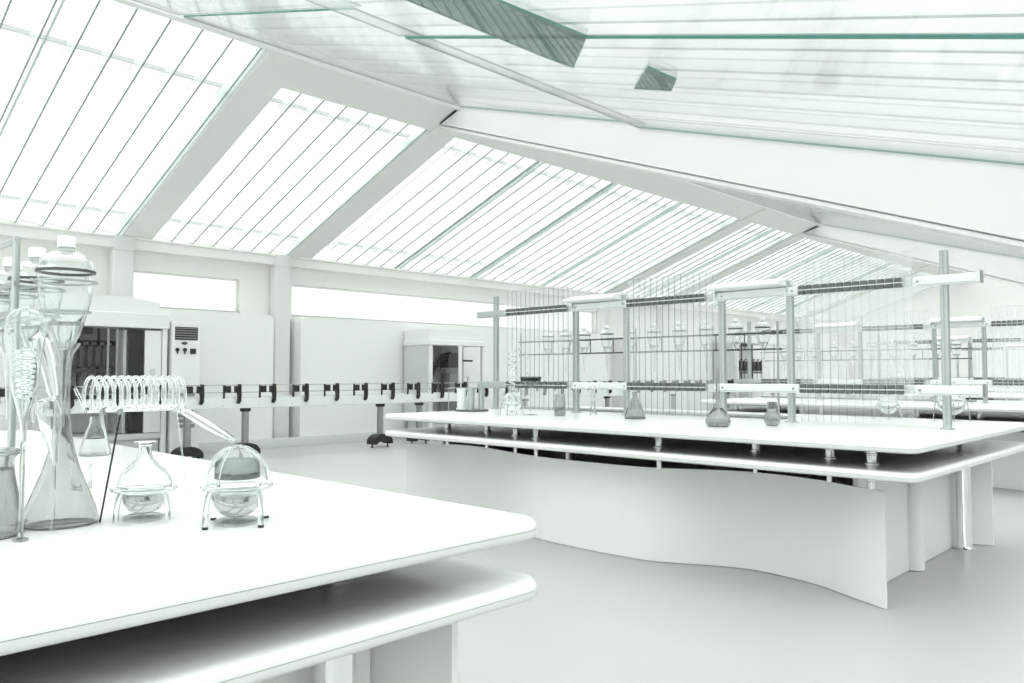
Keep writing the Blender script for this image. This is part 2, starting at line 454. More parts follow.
# S-curved panel, y -> x
CUR = [(1.616,4.655),(1.84,4.76),(2.11,4.895),(2.54,4.965),(2.79,4.90),(3.02,4.78),(3.24,4.69),(3.72,4.66),(4.27,4.69),(4.71,4.80),(5.15,4.93),(5.55,4.95),(5.78,4.81),(5.95,4.66)]
def curve(y):
    n = len(CUR)
    for i in range(n-1):
        if y <= CUR[i+1][0]: break
    p = [CUR[max(min(j, n-1), 0)] for j in (i-1, i, i+1, i+2)]
    t = (y-p[1][0])/(p[2][0]-p[1][0])
    m1 = (p[2][1]-p[0][1])/max(p[2][0]-p[0][0], 1e-6)*(p[2][0]-p[1][0]); m2 = (p[3][1]-p[1][1])/max(p[3][0]-p[1][0], 1e-6)*(p[2][0]-p[1][0])
    t2, t3 = t*t, t*t*t
    return (2*t3-3*t2+1)*p[1][1] + (t3-2*t2+t)*m1 + (-2*t3+3*t2)*p[2][1] + (t3-t2)*m2
def bench(loc, label):
    ox, oy = XF, Y0
    b = thing('lab_bench', label, 'lab bench', loc, 'white two-tier laboratory benches')
    rect = (0, XB-XF, 0, Y1-Y0)
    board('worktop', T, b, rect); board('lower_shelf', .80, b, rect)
    def spanel(name, f, h, th):
        N = 56; pts = []
        for k in range(N+1):
            y = 1.616 + (5.95-1.616)*k/N; pts.append((f(y)-ox, y-oy))
        m = MB(); vs = []; n = N+1
        for z in (0.004, h):
            vs += [(x, y, z) for x, y in pts] + [(x+th, y, z) for x, y in pts]
        fs = []
        for k in range(N):
            fs += [(k, k+1, 2*n+k+1, 2*n+k), (n+k+1, n+k, 3*n+k, 3*n+k+1), (2*n+k, 2*n+k+1, 3*n+k+1, 3*n+k), (k+1, k, n+k, n+k+1)]
        m.add(vs, fs, 0, False); m.add(vs, [(0, 2*n, 3*n, n), (n-1, 2*n-1, 4*n-1, 3*n-1)])
        # smooth the long faces only
        o = m.build(name, M['panel'], b)
        for p in o.data.polygons:
            p.use_smooth = abs(p.normal.z) < .5 and p.area < .5
        return o
    spanel('front_panel', curve, .658, .022)
    spanel('back_panel', lambda y: 11.56 - curve(y) if False else 6.95 - (curve(y)-4.66), .742, .022)
    MB().box(4.81-ox, 6.835-ox, 1.82-oy, 1.845-oy, .004, .742).build('end_panel', M['panel'], b)
    MB().box(4.91-ox, 6.70-ox, 5.70-oy, 5.725-oy, .004, .742).build('end_panel', M['panel'], b)
    MB().lathe([(0,.002),(.055,.002),(.06,.008),(.06,.742),(0,.742)], 24, (5.745-ox, 1.80-oy, 0)).build('pilaster', M['panel'], b)
    MB().lathe([(0,0),(.075,0),(.075,.012),(.058,.018),(.052,.03),(.052,.742),(0,.742)], 32, (6.67-ox, 1.74-oy, 0)).build('leg', M['chrome'], b)
    MB().lathe([(0,0),(.075,0),(.075,.012),(.058,.018),(.052,.03),(.052,.742),(0,.742)], 32, (6.67-ox, 5.84-oy, 0)).build('leg', M['chrome'], b)
    # chrome spacers between shelf and worktop, standing on the panels
    for y in (1.70, 2.004, 2.554, 3.157, 4.316, 4.622, 5.128, 5.648):
        x = curve(y)+.011
        m = MB().lathe([(0,.801),(.042,.801),(.042,.809),(.03,.812),(.03,.852),(.034,.855),(.034,.862),(.03,.865),(.03,.896),(0,.896)], 24, (x-ox, y-oy, 0))
        m.build('spacer', M['chrome'], b)
        m = MB().lathe([(0,.657),(.02,.657),(.02,.70),(.026,.705),(.026,.746),(0,.746)], 20, (x-ox, y-oy, 0))
        m.build('panel_fixing', M['chrome'], b)
    for y in (1.74, 5.84):
        m = MB().lathe([(0,.801),(.042,.801),(.042,.809),(.034,.812),(.034,.896),(0,.896)], 24, (6.67-ox, y-oy, 0)); m.build('spacer', M['chrome'], b)
    return b
B2 = bench((XF, Y0, 0), 'white two-tier lab bench with curved front panel in the middle of the hall')
dup(B2, (XF-PER, Y0, 0), 'white two-tier lab bench nearest the camera, holding the large glass flasks')
dup(B2, (XF+PER, Y0, 0), 'white two-tier lab bench seen behind the middle bench racks')
dup(B2, (XF+2*PER, Y0, 0), 'white lab bench, second behind the middle bench')
dup(B2, (XF+3*PER, Y0, 0), 'white lab bench, third and farthest behind the middle bench')

# ------------------------------------------------------------------ glass sheet racks
GR = [(4.86, 5.67), (3.37, 4.16), (1.84, 2.58)]
POSTS = [(1.60, 2.155), (2.68, 2.0), (3.26, 2.0), (4.22, 2.0), (4.81, 2.0), (5.90, 2.14)]
RX = 5.75
NB = 13
def post_mesh(z1):
    m = MB(); w = .024
    m.rbox(-w, w, -w, w, 0, z1-T, .006)
    m.box(-w-.0015, -w, -.006, .006, .03, z1-T-.01, 1)
    m.box(-.006, .006, -w-.0015, -w, .03, z1-T-.01, 1)
    m.rbox(-.04, .04, -.04, .04, 0, .008, .01)
    return m
def rack(loc, label):
    """local x: 0 is the rack plane; y measured from 0; z from the bench top"""
    r = thing('glass_sheet_rack', label, 'rack', loc, 'aluminium racks for glass sheets')
    for y, z in POSTS:
        o = post_mesh(z).build('post', [M['alu'], M['steel']], r); o.location = (.06, y, 0)
    for nm, z0, z1 in (('upper_beam', 1.915-T, 1.98-T), ('lower_beam', 1.178-T, 1.243-T)):
        for a, b in [(1.37, 1.775), (2.586, 3.30), (4.166, 4.79), (5.676, 6.12)]:
            bm_ = MB().rbox(-.015, .033, a, b, z0, z1, .004, 0, 'y')
            bm_.box(-.0165, -.015, a+.02, b-.02, z0+.006, z0+.010, 1)
            bm_.build(nm, [M['alu' if a > 5 else 'alu_l'], M['steel']], r)
        MB().box(-.017, .035, 1.362, 1.37, z0-.004, z1+.012).build('end_cap', M['grey'], r)
        for a, b in GR:
            cb = MB(); p = (b-a)/NB
            for k in range(NB):
                y0, y1 = a+p*k+.006, a+p*(k+1)-.006
                cb.rbox(-.038, -.014, y0, y1, z0+.001, (z0+z1)/2-.003, .003)
                cb.rbox(-.038, -.014, y0, y1, (z0+z1)/2+.003, z1+.002, .003)
            cb.box(-.044, -.0385, a-.01, b+.01, (z0+z1)/2-.003, (z0+z1)/2+.003, 1)
            cb.box(.016, .033, a-.064, b+.005, z0+.004, z1-.004, 1)
            cb.build('clamp_bar', [M['clamp'], M['alu_l']], r)
        for y in (1.745, 2.63, 3.22, 4.19, 4.76):
            MB().cyl((-.022, y, (z0+z1)/2), (-.0155, y, (z0+z1)/2), .008, 12).build('bolt', M['grey'], r)
    for a, b in ((2.67, 3.27), (4.21, 4.785)):
        # sloping lid tray on top of the upper beam
        pts = [(-.17, 2.004-T), (-.165, 1.996-T), (.05, 1.984-T), (.12, 2.02-T), (.12, 2.032-T), (-.02, 2.052-T), (-.15, 2.02-T)]
        MB().prism(pts, 'y', a, b).build('tray', M['alu_l'], r)
        MB().box(-.03, .03, a-.006, a, 1.94-T, 2.03-T).build('tray_bracket', M['alu'], r)
        MB().box(-.03, .03, b, b+.006, 1.94-T, 2.03-T).build('tray_bracket', M['alu'], r)
    return r
rowname = {0: 'middle bench', 1: 'bench behind the middle bench', 2: 'second bench behind the middle', 3: 'farthest bench'}
rackA = rack((RX, 0, T), 'aluminium rack of posts and beams on the middle bench')
rk_lab = ['', 'aluminium glass rack on the bench behind the middle bench', 'aluminium glass rack, second behind the middle bench', 'aluminium glass rack on the farthest bench']
for k in (1, 2, 3): dup(rackA, (RX+PER*k, 0, T), rk_lab[k])
sh = MB()
SHT, SHH = .006, 2.165-.967
v = [(-SHT/2,-.0262,0),(SHT/2,-.0262,0),(SHT/2,.0262,0),(-SHT/2,.0262,0)]
v = [(x*math.cos(.2)-y*math.sin(.2), x*math.sin(.2)+y*math.cos(.2), 0) for x, y, z in v]
v += [(a, b, SHH) for a, b, c in v]
sh.add(v, [(0,3,7,4),(1,2,6,5)], 0); sh.add(v, [(0,1,5,4),(2,3,7,6),(0,3,2,1),(4,5,6,7)], 1)
sheet0 = None
grp_nm = {0: 'clamp group far from the camera', 1: 'central clamp group', 2: 'nearest clamp group'}
for row in (0, 1, 2):
    for gi, (a, b) in enumerate(GR):
        p = (b-a)/NB
        for k in range(NB+1):
            nb = NB+1-k
            lab = '%s glass sheet from the right, %s, %s' % (ORD[k], ['left clamp group', 'central clamp group', 'right clamp group'][gi], rowname[row])
            loc = (RX+PER*row, a+p*(k-.5), .967)
            g = 'glass sheets on the ' + rowname[row]
            if sheet0 is None:
                sheet0 = sh.build('glass_sheet', [M['sheet'], M['sedge']]); sheet0.location = loc
                tag(sheet0, lab, 'glass sheet', g)
            else:
                c = sheet0.copy(); COL.objects.link(c); c.location = loc; c['label'] = lab; c['group'] = g
for row in (0, 1, 2):
    for gi, (a, b) in enumerate(GR):
        pass

# ------------------------------------------------------------------ separatory funnels and their racks
FP = [(0,0),(.0035,0),(.0045,.02),(.008,.10),(.014,.17),(.018,.195),(.024,.205),(.034,.225),(.047,.27),(.057,.31),(.062,.345),(.064,.375),(.063,.395),(.058,.412),(.047,.424),(.030,.432),(.0195,.435),(.0185,.441)]
def funnel(loc, label, group):
    f = thing('separatory_funnel', label, 'funnel', loc, group)
    prof = FP[:]; prof[0] = (0, .001)
    MB().shell(prof, .0022, 32).build('body', M['glass'], f)
    m = MB().lathe([(0,.43),(.0150,.43),(.0150,.442),(.0205,.444),(.0205,.468),(.0185,.471),(0,.471)], 24); m.build('stopper', M['stop'], f)
    m = MB().lathe([(.0646,.380),(.0665,.380),(.0665,.387),(.0646,.387),(.0646,.380)], 32); m.build('band', M['dark'], f)
    # liquid settled in the lower body
    m = MB().lathe([(0,.19),(.0145,.192),(.0205,.207),(.0305,.227),(.0405,.258),(0,.258)], 28); m.build('liquid', M['liquid'], f)
    return f
def funnel_rack(loc, label, ys, y0, y1, zu, zd, h, posts, top=None, ru=.0665, rl=.042, px=-.085, mat='dark', plate=True):
    r = thing('funnel_rack', label, 'rack', loc, 'rod racks for funnels')
    if plate: MB().rbox(-.10, .10, y0, y1, 0, .02, .01).build('base_plate', M['grey'], r)
    for py in posts:
        o = MB().cyl((px, py, .02 if plate else .0), (px, py, h), .009, 12).build('post', M['steel' if plate else 'alu'], r)
        if not plate: MB().lathe([(.0095,0),(.035,0),(.035,.004),(.0095,.012),(.0095,0)], 24, (px, py, 0)).build('foot', M['alu'], o)
    for nm, z, rr in (('upper_rail', zu, ru), ('lower_rail', zd, rl)):
        m = MB().box(px-.006, px+.002, y0, y1, z-.007, z+.007)
        for y in ys:
            m.tube([(rr*math.cos(2*PI*k/24), y+rr*math.sin(2*PI*k/24), z) for k in range(24)], .0032, 6, closed=True)
            m.cyl((px, y, z), (-rr, y, z), .004, 8)
        m.build(nm, M[mat], r)
    mids = [(a+b)/2 for a, b in zip(ys, ys[1:])]
    for y in mids:
        MB().cyl((px+.002, y, zd), (px+.002, y, zu), .005, 8).build('tie_rod', M[mat], r)
    if top:
        MB().cyl((px, y0, top), (px, y1, top), .008, 10).build('top_bar', M['alu'], r)
    return r
FY = [5.53, 5.29, 5.043, 4.752, 4.48, 4.204, 3.928, 3.65, 3.362, 3.112]
FX = 6.22
frA = funnel_rack((FX, 0, T), 'dark rod rack of hanging funnels behind the glass sheets, middle bench', FY, 2.9, 5.88, 1.66-T, 1.525-T, .80, (2.94, 4.35, 5.85))
fzm = 1.66-.330
fA = None
for row in (0, 1):
    if row: dup(frA, (FX+PER, 0, T), 'dark rod rack of hanging funnels on the bench behind the middle')
    for i, y in enumerate(FY):
        lab = 'hanging glass funnel, %s from right on the %s' % (ORD[9-i], rowname[row])
        g = 'hanging funnels on the ' + rowname[row]
        if fA is None: fA = funnel((FX+PER*row, y, fzm), lab, g)
        else: dup(fA, (FX+PER*row, y, fzm), lab, g)
# near rack
NX = .619; NYS = [2.152, 2.40, 2.66, 2.93]
frN = funnel_rack((NX, 0, T), 'rod rack with large glass funnels on the nearest bench', NYS, 2.27, 3.2, 1.548-T, 1.474-T, .708, (2.28, 3.18), 1.66-T, .069, .057, -.078, 'steel', False)
for i, y in enumerate(NYS):
    fz = dup(fA, (NX, y, 1.575-.385), 'large pear-shaped glass funnel, %s in the near row%s' % (ORD[i], ', above the tall flask' if i == 0 else ' behind the tall flask'), 'large funnels on the nearest bench')

# ------------------------------------------------------------------ glassware
def vessel(name, label, cat, loc, prof, t=.002, liq=None, liqmat='liquid', mat='glass', group=None, n=36, lip=None):
    f = thing(name, label, cat, loc, group)
    MB().shell(prof, t, n).build('body', M[mat], f)
    if liq:
        MB().lathe(liq, n).build('liquid', M[liqmat], f)
    if lip:
        MB().tube([(lip[0]*math.cos(2*PI*k/28), lip[0]*math.sin(2*PI*k/28), lip[1]) for k in range(28)], lip[2], 8, closed=True).build('rim', M['gsolid'], f)
    return f
def inset(prof, zmax, t=.0035):
    """liquid profile just inside a vessel"""
    out = [(0, prof[0][1]+t)]
    for (r0, z0), (r1, z1) in zip(prof[1:], prof[2:]):
        if z0+t >= zmax: break
        out.append((max(r0-t, .001), max(z0, prof[0][1]+t)))
        if z1 > zmax:
            u = (zmax-z0)/(z1-z0); out.append((max(r0+(r1-r0)*u-t, .001), zmax)); break
    out.append((0, out[-1][1]))
    return out
# tall conical flask under the first funnel
big = [(0,0),(.078,0),(.085,.004),(.0855,.012),(.078,.04),(.060,.085),(.043,.13),(.030,.175),(.0215,.22),(.0168,.27),(.0155,.33),(.0165,.39),(.022,.418),(.033,.436),(.0375,.445)]
vessel('conical_flask', 'tall clear conical flask with long neck on the nearest bench', 'flask', (.619, 2.152, T), big, .0022, None, n=48, mat='gglass')
# wide bottle at the frame edge
bot = [(0,0),(.082,0),(.088,.006),(.086,.03),(.077,.08),(.068,.13),(.064,.16),(.066,.175),(.074,.185),(.074,.192)]
vessel('wide_bottle', 'wide flared grey glass bottle standing left of the tall conical flask', 'bottle', (.445, 2.12, T), bot, .003, inset(bot, .15), n=40, mat='gglass', lip=(.071,.19,.005))
con = [(0,0),(.064,0),(.068,.005),(.066,.02),(.052,.07),(.038,.115),(.027,.14),(.024,.16),(.024,.175)]
vessel('conical_flask', 'small conical flask of grey liquid behind the tall flask', 'flask', (1.25, 3.87, T), con, .002, inset(con, .075))
vial = [(0,0),(.024,0),(.026,.003),(.026,.05),(.022,.062),(.022,.07),(.030,.078)]
vessel('glass_vial', 'short flared glass vial behind the tall conical flask', 'vial', (.86, 2.77, T), vial, .0018)

# round-bottom flasks in glass stands
def flask_stand(loc, label, rr, zr_, legr, rot, nleg=4, feet=True):
    s = thing('flask_stand', label, 'flask stand', loc, 'glass flask stands on the nearest bench')
    m = MB().tube([(rr*math.cos(2*PI*k/40), rr*math.sin(2*PI*k/40), zr_) for k in range(40)], .0058, 10, closed=True); m.build('ring', M['gsolid'], s)
    for k in range(nleg):
        t = rot + 2*PI*k/nleg; c, q = math.cos(t), math.sin(t)
        pth = [(c*(rr-.004), q*(rr-.004), zr_-.006), (c*rr*1.03, q*rr*1.03, zr_-.018), (c*rr*1.10, q*rr*1.10, zr_*.45), (c*rr*1.12, q*rr*1.12, .006)]
        o = MB().tube(pth, .0068, 10).build('leg', M['gsolid'], s)
        if feet: MB().cyl((c*rr*1.12, q*rr*1.12, 0), (c*rr*1.12, q*rr*1.12, .0055), .0074, 12).build('foot', M['black'], o)
    MB().lathe([(0,0),(rr*.66,0),(rr*.68,.004),(rr*.66,.010),(rr*.5,.014),(0,.0145)], 36).build('base_disc', M['gsolid'], s)
    return s
c1 = (.785, 2.065, T)
flask_stand(c1, 'clear glass stand with four legs under the narrow-necked round flask', .0735, .080, .07, .35, 4, False)
f1 = [(0,.0165),(.02,.018),(.038,.028),(.051,.045),(.0565,.064),(.058,.078),(.0655,.0865),(.065,.094),(.059,.110),(.047,.127),(.032,.142),(.0215,.153),(.0165,.165),(.014,.185),(.0165,.19),(.030,.1965)]
vessel('round_flask', 'round-bottom glass flask with narrow neck and flared lip in a stand', 'flask', c1, f1, .002, inset(f1, .07, .003), n=40)
c2 = (.925, 1.85, T)
flask_stand(c2, 'clear glass stand with black feet under the domed round flask', .080, .093, .08, .2, 4, True)
f2 = [(0,.0165),(.02,.018),(.040,.028),(.055,.046),(.0615,.066),(.064,.085),(.0715,.1),(.0705,.115),(.065,.137),(.055,.157),(.042,.171),(.028,.180),(.018,.184),(.016,.188)]
fl2 = vessel('round_flask', 'domed round-bottom flask joined to the sloping tube of the coil', 'flask', c2, f2, .002, inset(f2, .075, .003), n=40)
for k in range(3):
    t = .5 + PI*k/3
    hp = [(.0735*math.cos(a)*math.cos(t), .0735*math.cos(a)*math.sin(t), .103+.088*math.sin(a)) for a in [PI*j/24 for j in range(25)]]
    if k != 1: MB().tube(hp, .003, 8).build('hoop', M['gsolid'], fl2)
g = MB().lathe([(0,.112),(.052,.112),(.054,.114),(.052,.15),(.045,.158),(0,.158)], 32); g.build('inner_cup', M['dglass'], fl2)

# coil condenser on thin legs
cl = thing('glass_coil', 'horizontal spiral glass coil on thin legs on the nearest bench', 'coil', (0, 0, 0))
pts = []; turns = 13; xa, xb = .664, .895; ya, za, rc = 2.12, 1.2725, .040
for k in range(turns*22+1):
    t = k/22*2*PI; pts.append((xa+(xb-xa)*k/(turns*22), ya+rc*math.sin(t), za-rc*math.cos(t)))
MB().tube(pts, .0046, 10).build('spiral', M['gsolid'], cl)
MB().tube([(xa, ya, za-rc), (xa-.004, ya, za-rc-.002), (xa-.012, ya+.006, za-rc+.022), (xa-.024, ya+.014, za+.012)], .0042, 8).build('inlet_tube', M['gsolid'], cl)
MB().tube([(xa, ya, za-rc-.006), (xb+.004, ya, za-rc-.006)], .0032, 8).build('support_bar', M['gsolid'], cl)
e0 = Vector((xb, ya, za-rc-.006)); e1 = Vector((.918, 1.866, T+.205))
MB().tube([e0, e0.lerp(e1, .08)], .010, 14).build('joint', M['gsolid'], cl)
o = MB(); 
o.tube([e0.lerp(e1, .10), e0.lerp(e1, .5), e0.lerp(e1, .9), e0.lerp(e1, .985)], [.0105, .0115, .0105, .009], 16)
o.build('outlet_tube', M['glass'], cl)
def leg(a, b, mat, r=.0022): MB().cyl(a, b, r, 8).build('leg', M[mat], cl)
leg((.742, ya-.004, za-rc-.010), (.690, 2.092, T+.002), 'black', .0024)
leg((.70, ya+.004, za-rc-.010), (.865, 2.50, T+.002), 'gsolid')
leg((.885, ya, za-rc-.010), (.893, 2.04, T+.002), 'gsolid')
for q in (.70, .742, .885): MB().lathe([(0,-.006),(.007,-.006),(.007,.008),(0,.008)], 12, (q, ya, za-rc-.010)).build('clip', M['steel' if q < .8 else 'gsolid'], cl)

# condenser with bent receiver on the near rack's left
cd = thing('glass_condenser', 'bulbous glass condenser with inner spiral, left of the tall flask', 'condenser', (.497, 2.0, 0))
jp = [(0,1.17),(.006,1.17),(.007,1.21),(.016,1.25),(.026,1.29),(.032,1.36),(.038,1.395),(.041,1.42),(.038,1.445),(.026,1.462),(.010,1.468),(.008,1.472)]
MB().shell(jp, .002, 32).build('jacket', M['glass'], cd)
sp = []
for k in range(9*16+1):
    t = k/16*2*PI; u = k/(9*16); rr = .014+.009*u; sp.append((rr*math.cos(t), rr*math.sin(t), 1.265+.11*u))
MB().tube(sp, .0036, 8).build('inner_spiral', M['gsolid'], cd)
MB().tube([(0,0,T),(0,0,1.169)], .0055, 10).build('drip_tube', M['gsolid'], cd)
MB().lathe([(0,T),(.016,T),(.016,T+.004),(.008,T+.008),(0,T+.008)], 28).build('foot', M['gsolid'], cd)
rc_ = thing('glass_receiver', 'thick bent glass tube with bell-shaped end leaning beside the tall flask', 'receiver', (0, 0, 0))
MB().tube([(.528,2.068,1.37),(.530,2.065,1.395),(.535,2.06,1.408),(.543,2.05,1.39),(.551,2.04,1.35),(.560,2.03,1.29),(.563,2.025,1.268)], [.012,.0145,.0165,.017,.0155,.013,.010], 18).build('bent_tube', M['glass'], rc_)
bell = MB().lathe([(.010,.0),(.020,-.006),(.026,-.03),(.023,-.07),(.015,-.10),(.008,-.13),(.006,-.16),(.004,-.16),(.006,-.128),(.013,-.098),(.021,-.069),(.024,-.03),(.018,-.008),(.008,-.002),(.010,.0)], 28)
o = bell.build('bell', M['glass'], rc_); o.location = (.560, 2.06, 1.265); o.rotation_euler = (0, -.12, 0)
MB().tube([(.560,2.06,1.262),(.564,2.028,1.262)], .005, 8).build('link_tube', M['gsolid'], rc_)
MB().tube([(.575,2.05,1.11),(.572,2.04,1.0),(.570,2.035,T+.001)], .0036, 8).build('leg', M['gsolid'], rc_)

# ------------------------------------------------------------------ glassware on the middle bench
er = [(0,0),(.082,0),(.087,.005),(.085,.02),(.068,.075),(.045,.13),(.028,.165),(.020,.18),(.020,.215),(.025,.22)]
vessel('conical_flask', 'conical flask of grey liquid in front of the central glass sheets', 'flask', (5.37, 3.82, T), er, .003, inset(er, .085), mat='gglass')
vf = [(0,0),(.068,0),(.082,.012),(.088,.035),(.080,.062),(.058,.098),(.036,.125),(.020,.15),(.0155,.18),(.0145,.30),(.0145,.41),(.018,.418)]
vessel('volumetric_flask', 'tall long-necked volumetric flask standing before the middle rack post', 'flask', (4.97, 2.83, T), vf, .003, inset(vf, .13), mat='gglass')
bf = [(0,0),(.034,0),(.042,.005),(.054,.025),(.058,.05),(.054,.075),(.044,.092),(.036,.10),(.034,.12),(.034,.165),(.037,.17)]
vessel('bulb_flask', 'small bulb flask with wide neck beside the right clamp group', 'flask', (5.32, 2.60, T), bf, .003, inset(bf, .09), mat='gglass')
bk = [(0,0),(.046,0),(.050,.004),(.050,.12),(.046,.14),(.046,.18),(.050,.188)]
vessel('glass_beaker', 'straight glass beaker of grey liquid near the left rack posts', 'beaker', (5.28, 4.56, T), bk, .003, inset(bk, .08), mat='gglass')
vt = [(0,0),(.03,0),(.032,.004),(.030,.02),(.022,.05),(.022,.22),(.026,.24),(.020,.262)]
vessel('glass_tube', 'slim upright glass tube between the two left rack posts', 'glass tube', (5.60, 4.44, T), vt, .003, [(0,.05),(.0185,.05),(.0185,.12),(0,.12)], liqmat='gsolid')
# apparatus left of the beaker
def ball_stand(loc, label, R, hc, name='caged_flask'):
    b = thing(name, label, 'flask', loc)
    prof = [(0, hc-R)] + [(R*math.sin(a), hc-R*math.cos(a)) for a in [PI*j/16 for j in range(1, 15)]] + [(.03, hc+R+.005), (.028, hc+R+.05), (.034, hc+R+.06)]
    MB().shell(prof, .003, 32).build('body', M['glass'], b)
    m = MB()
    m.tube([((R+.006)*math.cos(2*PI*k/32), (R+.006)*math.sin(2*PI*k/32), hc-.005) for k in range(32)], .005, 8, closed=True); m.build('ring', M['gsolid'], b)
    for k in range(4):
        t = .4+PI/2*k; MB().tube([((R+.01)*math.cos(t), (R+.01)*math.sin(t), hc-.006), ((R+.03)*math.cos(t), (R+.03)*math.sin(t), 0)], .004, 8).build('leg', M['steel'], b)
    for k in range(4):
        t = PI*k/4
        MB().tube([((R+.004)*math.cos(a)*math.cos(t), (R+.004)*math.cos(a)*math.sin(t), hc+(R+.004)*math.sin(a)) for a in [2*PI*j/36 for j in range(36)]], .003, 6, closed=True).build('hoop', M['gsolid'], b)
    return b
ball_stand((5.05, 4.93, T), 'caged glass flask on legs left of the grey beaker', .085, .115)
ball_stand((6.86, 1.86, T), 'caged round glass flask behind the right rack post', .10, .15)
ball_stand((6.84, 2.33, T), 'caged round glass flask partly behind the right glass sheets', .075, .12)
ap = thing('distillation_head', 'twisted glass distillation head with smoked bowl above the caged flask', 'glassware', (5.16, 4.80, T))
MB().lathe([(0,.262),(.03,.264),(.085,.30),(.098,.335),(.09,.345),(0,.345)], 32).build('bowl', M['dglass'], ap)
MB().cyl((0,0,.0),(0,0,.261), .008, 10).build('stem', M['gsolid'], ap)
MB().lathe([(0,0),(.06,0),(.06,.006),(.012,.012),(0,.012)], 24).build('foot', M['gsolid'], ap)
hp = []
for k in range(73):
    t = k/12*2*PI; u = k/72; hp.append((-.12+.03*math.cos(t), .11+.03*math.sin(t), .28+.30*u))
o = MB().tube(hp, .006, 8); o.build('spiral', M['gsolid'], ap)
MB().tube([(-.12,.11,.56),(-.06,.06,.60),(-.01,.02,.50),(-.03,.04,.40),(0,0,.345)], .007, 8).build('side_arm', M['gsolid'], ap)
# turntable with two columns at the far bench end
tt = thing('column_stand', 'dark round plate with two upright columns at the far end of the middle bench', 'stand', (5.33, 5.76, T))
MB().lathe([(0,0),(.165,0),(.17,.006),(.165,.016),(0,.016)], 40).build('plate', M['dark'], tt)
for dx, dy, r in ((-.075, .065, .045), (-.015, .06-.075, .03), (.075, -.06, .028)):
    MB().lathe([(0,.016),(r*1.2,.016),(r*1.2,.028),(r,.032),(r,.205),(r*1.15,.208),(r*1.15,.225),(0,.225)], 28, (dx, dy, 0)).build('column', M['alu_l' if r > .04 else 'alu'], tt)
MB().cyl((-.19,.13,.0),(-.19,.13,.228), .004, 8).build('thin_rod', M['steel'], tt)
MB().cyl((-.19,.13,.232),(.13,-.12,.232), .004, 8).build('cross_rod', M['steel'], tt)

# ------------------------------------------------------------------ conveyor line along the wall
CYv = 11.7
cv = thing('conveyor', 'long white conveyor beam on black-footed legs along the back wall', 'conveyor', (0, CYv, 0))
XS, XEc = 1.0, 27.0
m = MB().rbox(XS, XEc, -.09, .09, .785, .965, .012, 0, 'x')
m.box(XS, XEc, -.0915, -.09, .958, .961, 1)
for k in range(78):
    x = XS+.1+k*.297
    m.cyl((x, -.0925, .83 if k % 2 else .90), (x, -.09, .83 if k % 2 else .90), .008, 8, 1)
m.build('beam', [M['alu_l'], M['grey']], cv)
for z in (1.036, 1.147):
    MB().cyl((XS, -.085, z), (XEc, -.085, z), .007, 8).build('rod', M['steel'], cv)
lx = [2.2, 5.05, 5.97, 8.57, 9.47, 12.4, 15.3, 18.2, 21.1, 24.0]
for i, x in enumerate(lx):
    o = MB().rbox(x-.045, x+.045, -.045, .045, .14, .74, .015).build('leg', M['grey'], cv)
    MB().rbox(x-.065, x+.065, -.06, .06, .73, .784, .012).build('cap', M['black'], o)
    pts = []
    for k in range(13):
        a = PI*k/12; pts.append((x+.21*math.cos(a), .10+.14*math.sin(a)))
    pts += [(x-.21,.06),(x-.13,.06),(x-.10,.10),(x+.10,.10),(x+.13,.06),(x+.21,.06)]
    MB().prism(pts, 'y', -.11, .11).build('foot_arch', M['black'], o)
    mm = MB()
    for sx in (-.17, .17): mm.cyl((x+sx, 0, .008), (x+sx, 0, .075), .014, 10).lathe([(0,0),(.035,0),(.035,.008),(0,.008)], 16, (x+sx, 0, 0))
    mm.build('levelling_foot', M['black'], o)
# carriers riding on the rods
c0 = None
cxs = [2.74+.592*k for k in range(-2, 40)]
for k, x in enumerate(cxs):
    lab = 'black carrier clip with hook riding on the conveyor rods'
    if c0 is None:
        c0 = thing('conveyor_carrier', lab, 'carrier', (x, CYv, 1.0), 'black carriers along the conveyor')
        MB().rbox(-.125, -.03, -.13, -.0935, .03, .135, .01).rbox(-.15, -.125, -.125, -.0935, -.055, .15, .006).build('clip', M['black'], c0)
        pts = [(.03,.135),(.03,.03),(.075,.025),(.085,-.06),(.07,-.13),(.095,-.145),(.125,-.10),(.13,.0),(.125,.16),(.09,.165),(.085,.135)]
        MB().prism(pts, 'y', -.15, -.0935).build('hook', M['black'], c0)
    else: dup(c0, (x, CYv, 1.0), lab)

# ------------------------------------------------------------------ machines at the wall
def machine(name, label, loc, w, d, h, open_x0, ct=.10):
    a = thing(name, label, 'machine', loc)
    # local: x 0..w, y 0 (front) .. d, z
    fr = MB()
    fr.rbox(-.02, w+.02, -.03, d, h-ct, h, .02)                       # canopy edge
    fr.build('canopy', M['mach'], a)
    tp = MB().prism([(.0, h+.002), (w-.1, h+.002), (w-.1, h+.17), (w*.62, h+.24), (.0, h+.2)], 'y', .05, d-.02); tp.build('top_housing', M['mach'], a)
    for x in (.0, w-.07):
        MB().rbox(x, x+.07, 0, .07, 0, h-ct-.001, .008).build('post', M['mach'], a)
    MB().box(.0, .05, .08, d-.02, .45, h-ct-.001).build('side_panel', M['mach_d'], a)
    if open_x0 > .1:
        MB().box(.0701, open_x0, .02, .05, .45, h-ct-.001).build('front_panel', M['mach_d'], a)
    MB().box(.0701, w-.0701, d-.05, d-.02, .45, h-ct-.001).build('back_panel', M['mach'], a)
    MB().rbox(.0701, w-.0701, .02, d-.06, .36, .44, .01).build('table', M['mach_d'], a)
    MB().box(.0701, w-.0701, .10, d-.06, .10, .355).build('base_cabinet', M['mach_d'], a)
    return a
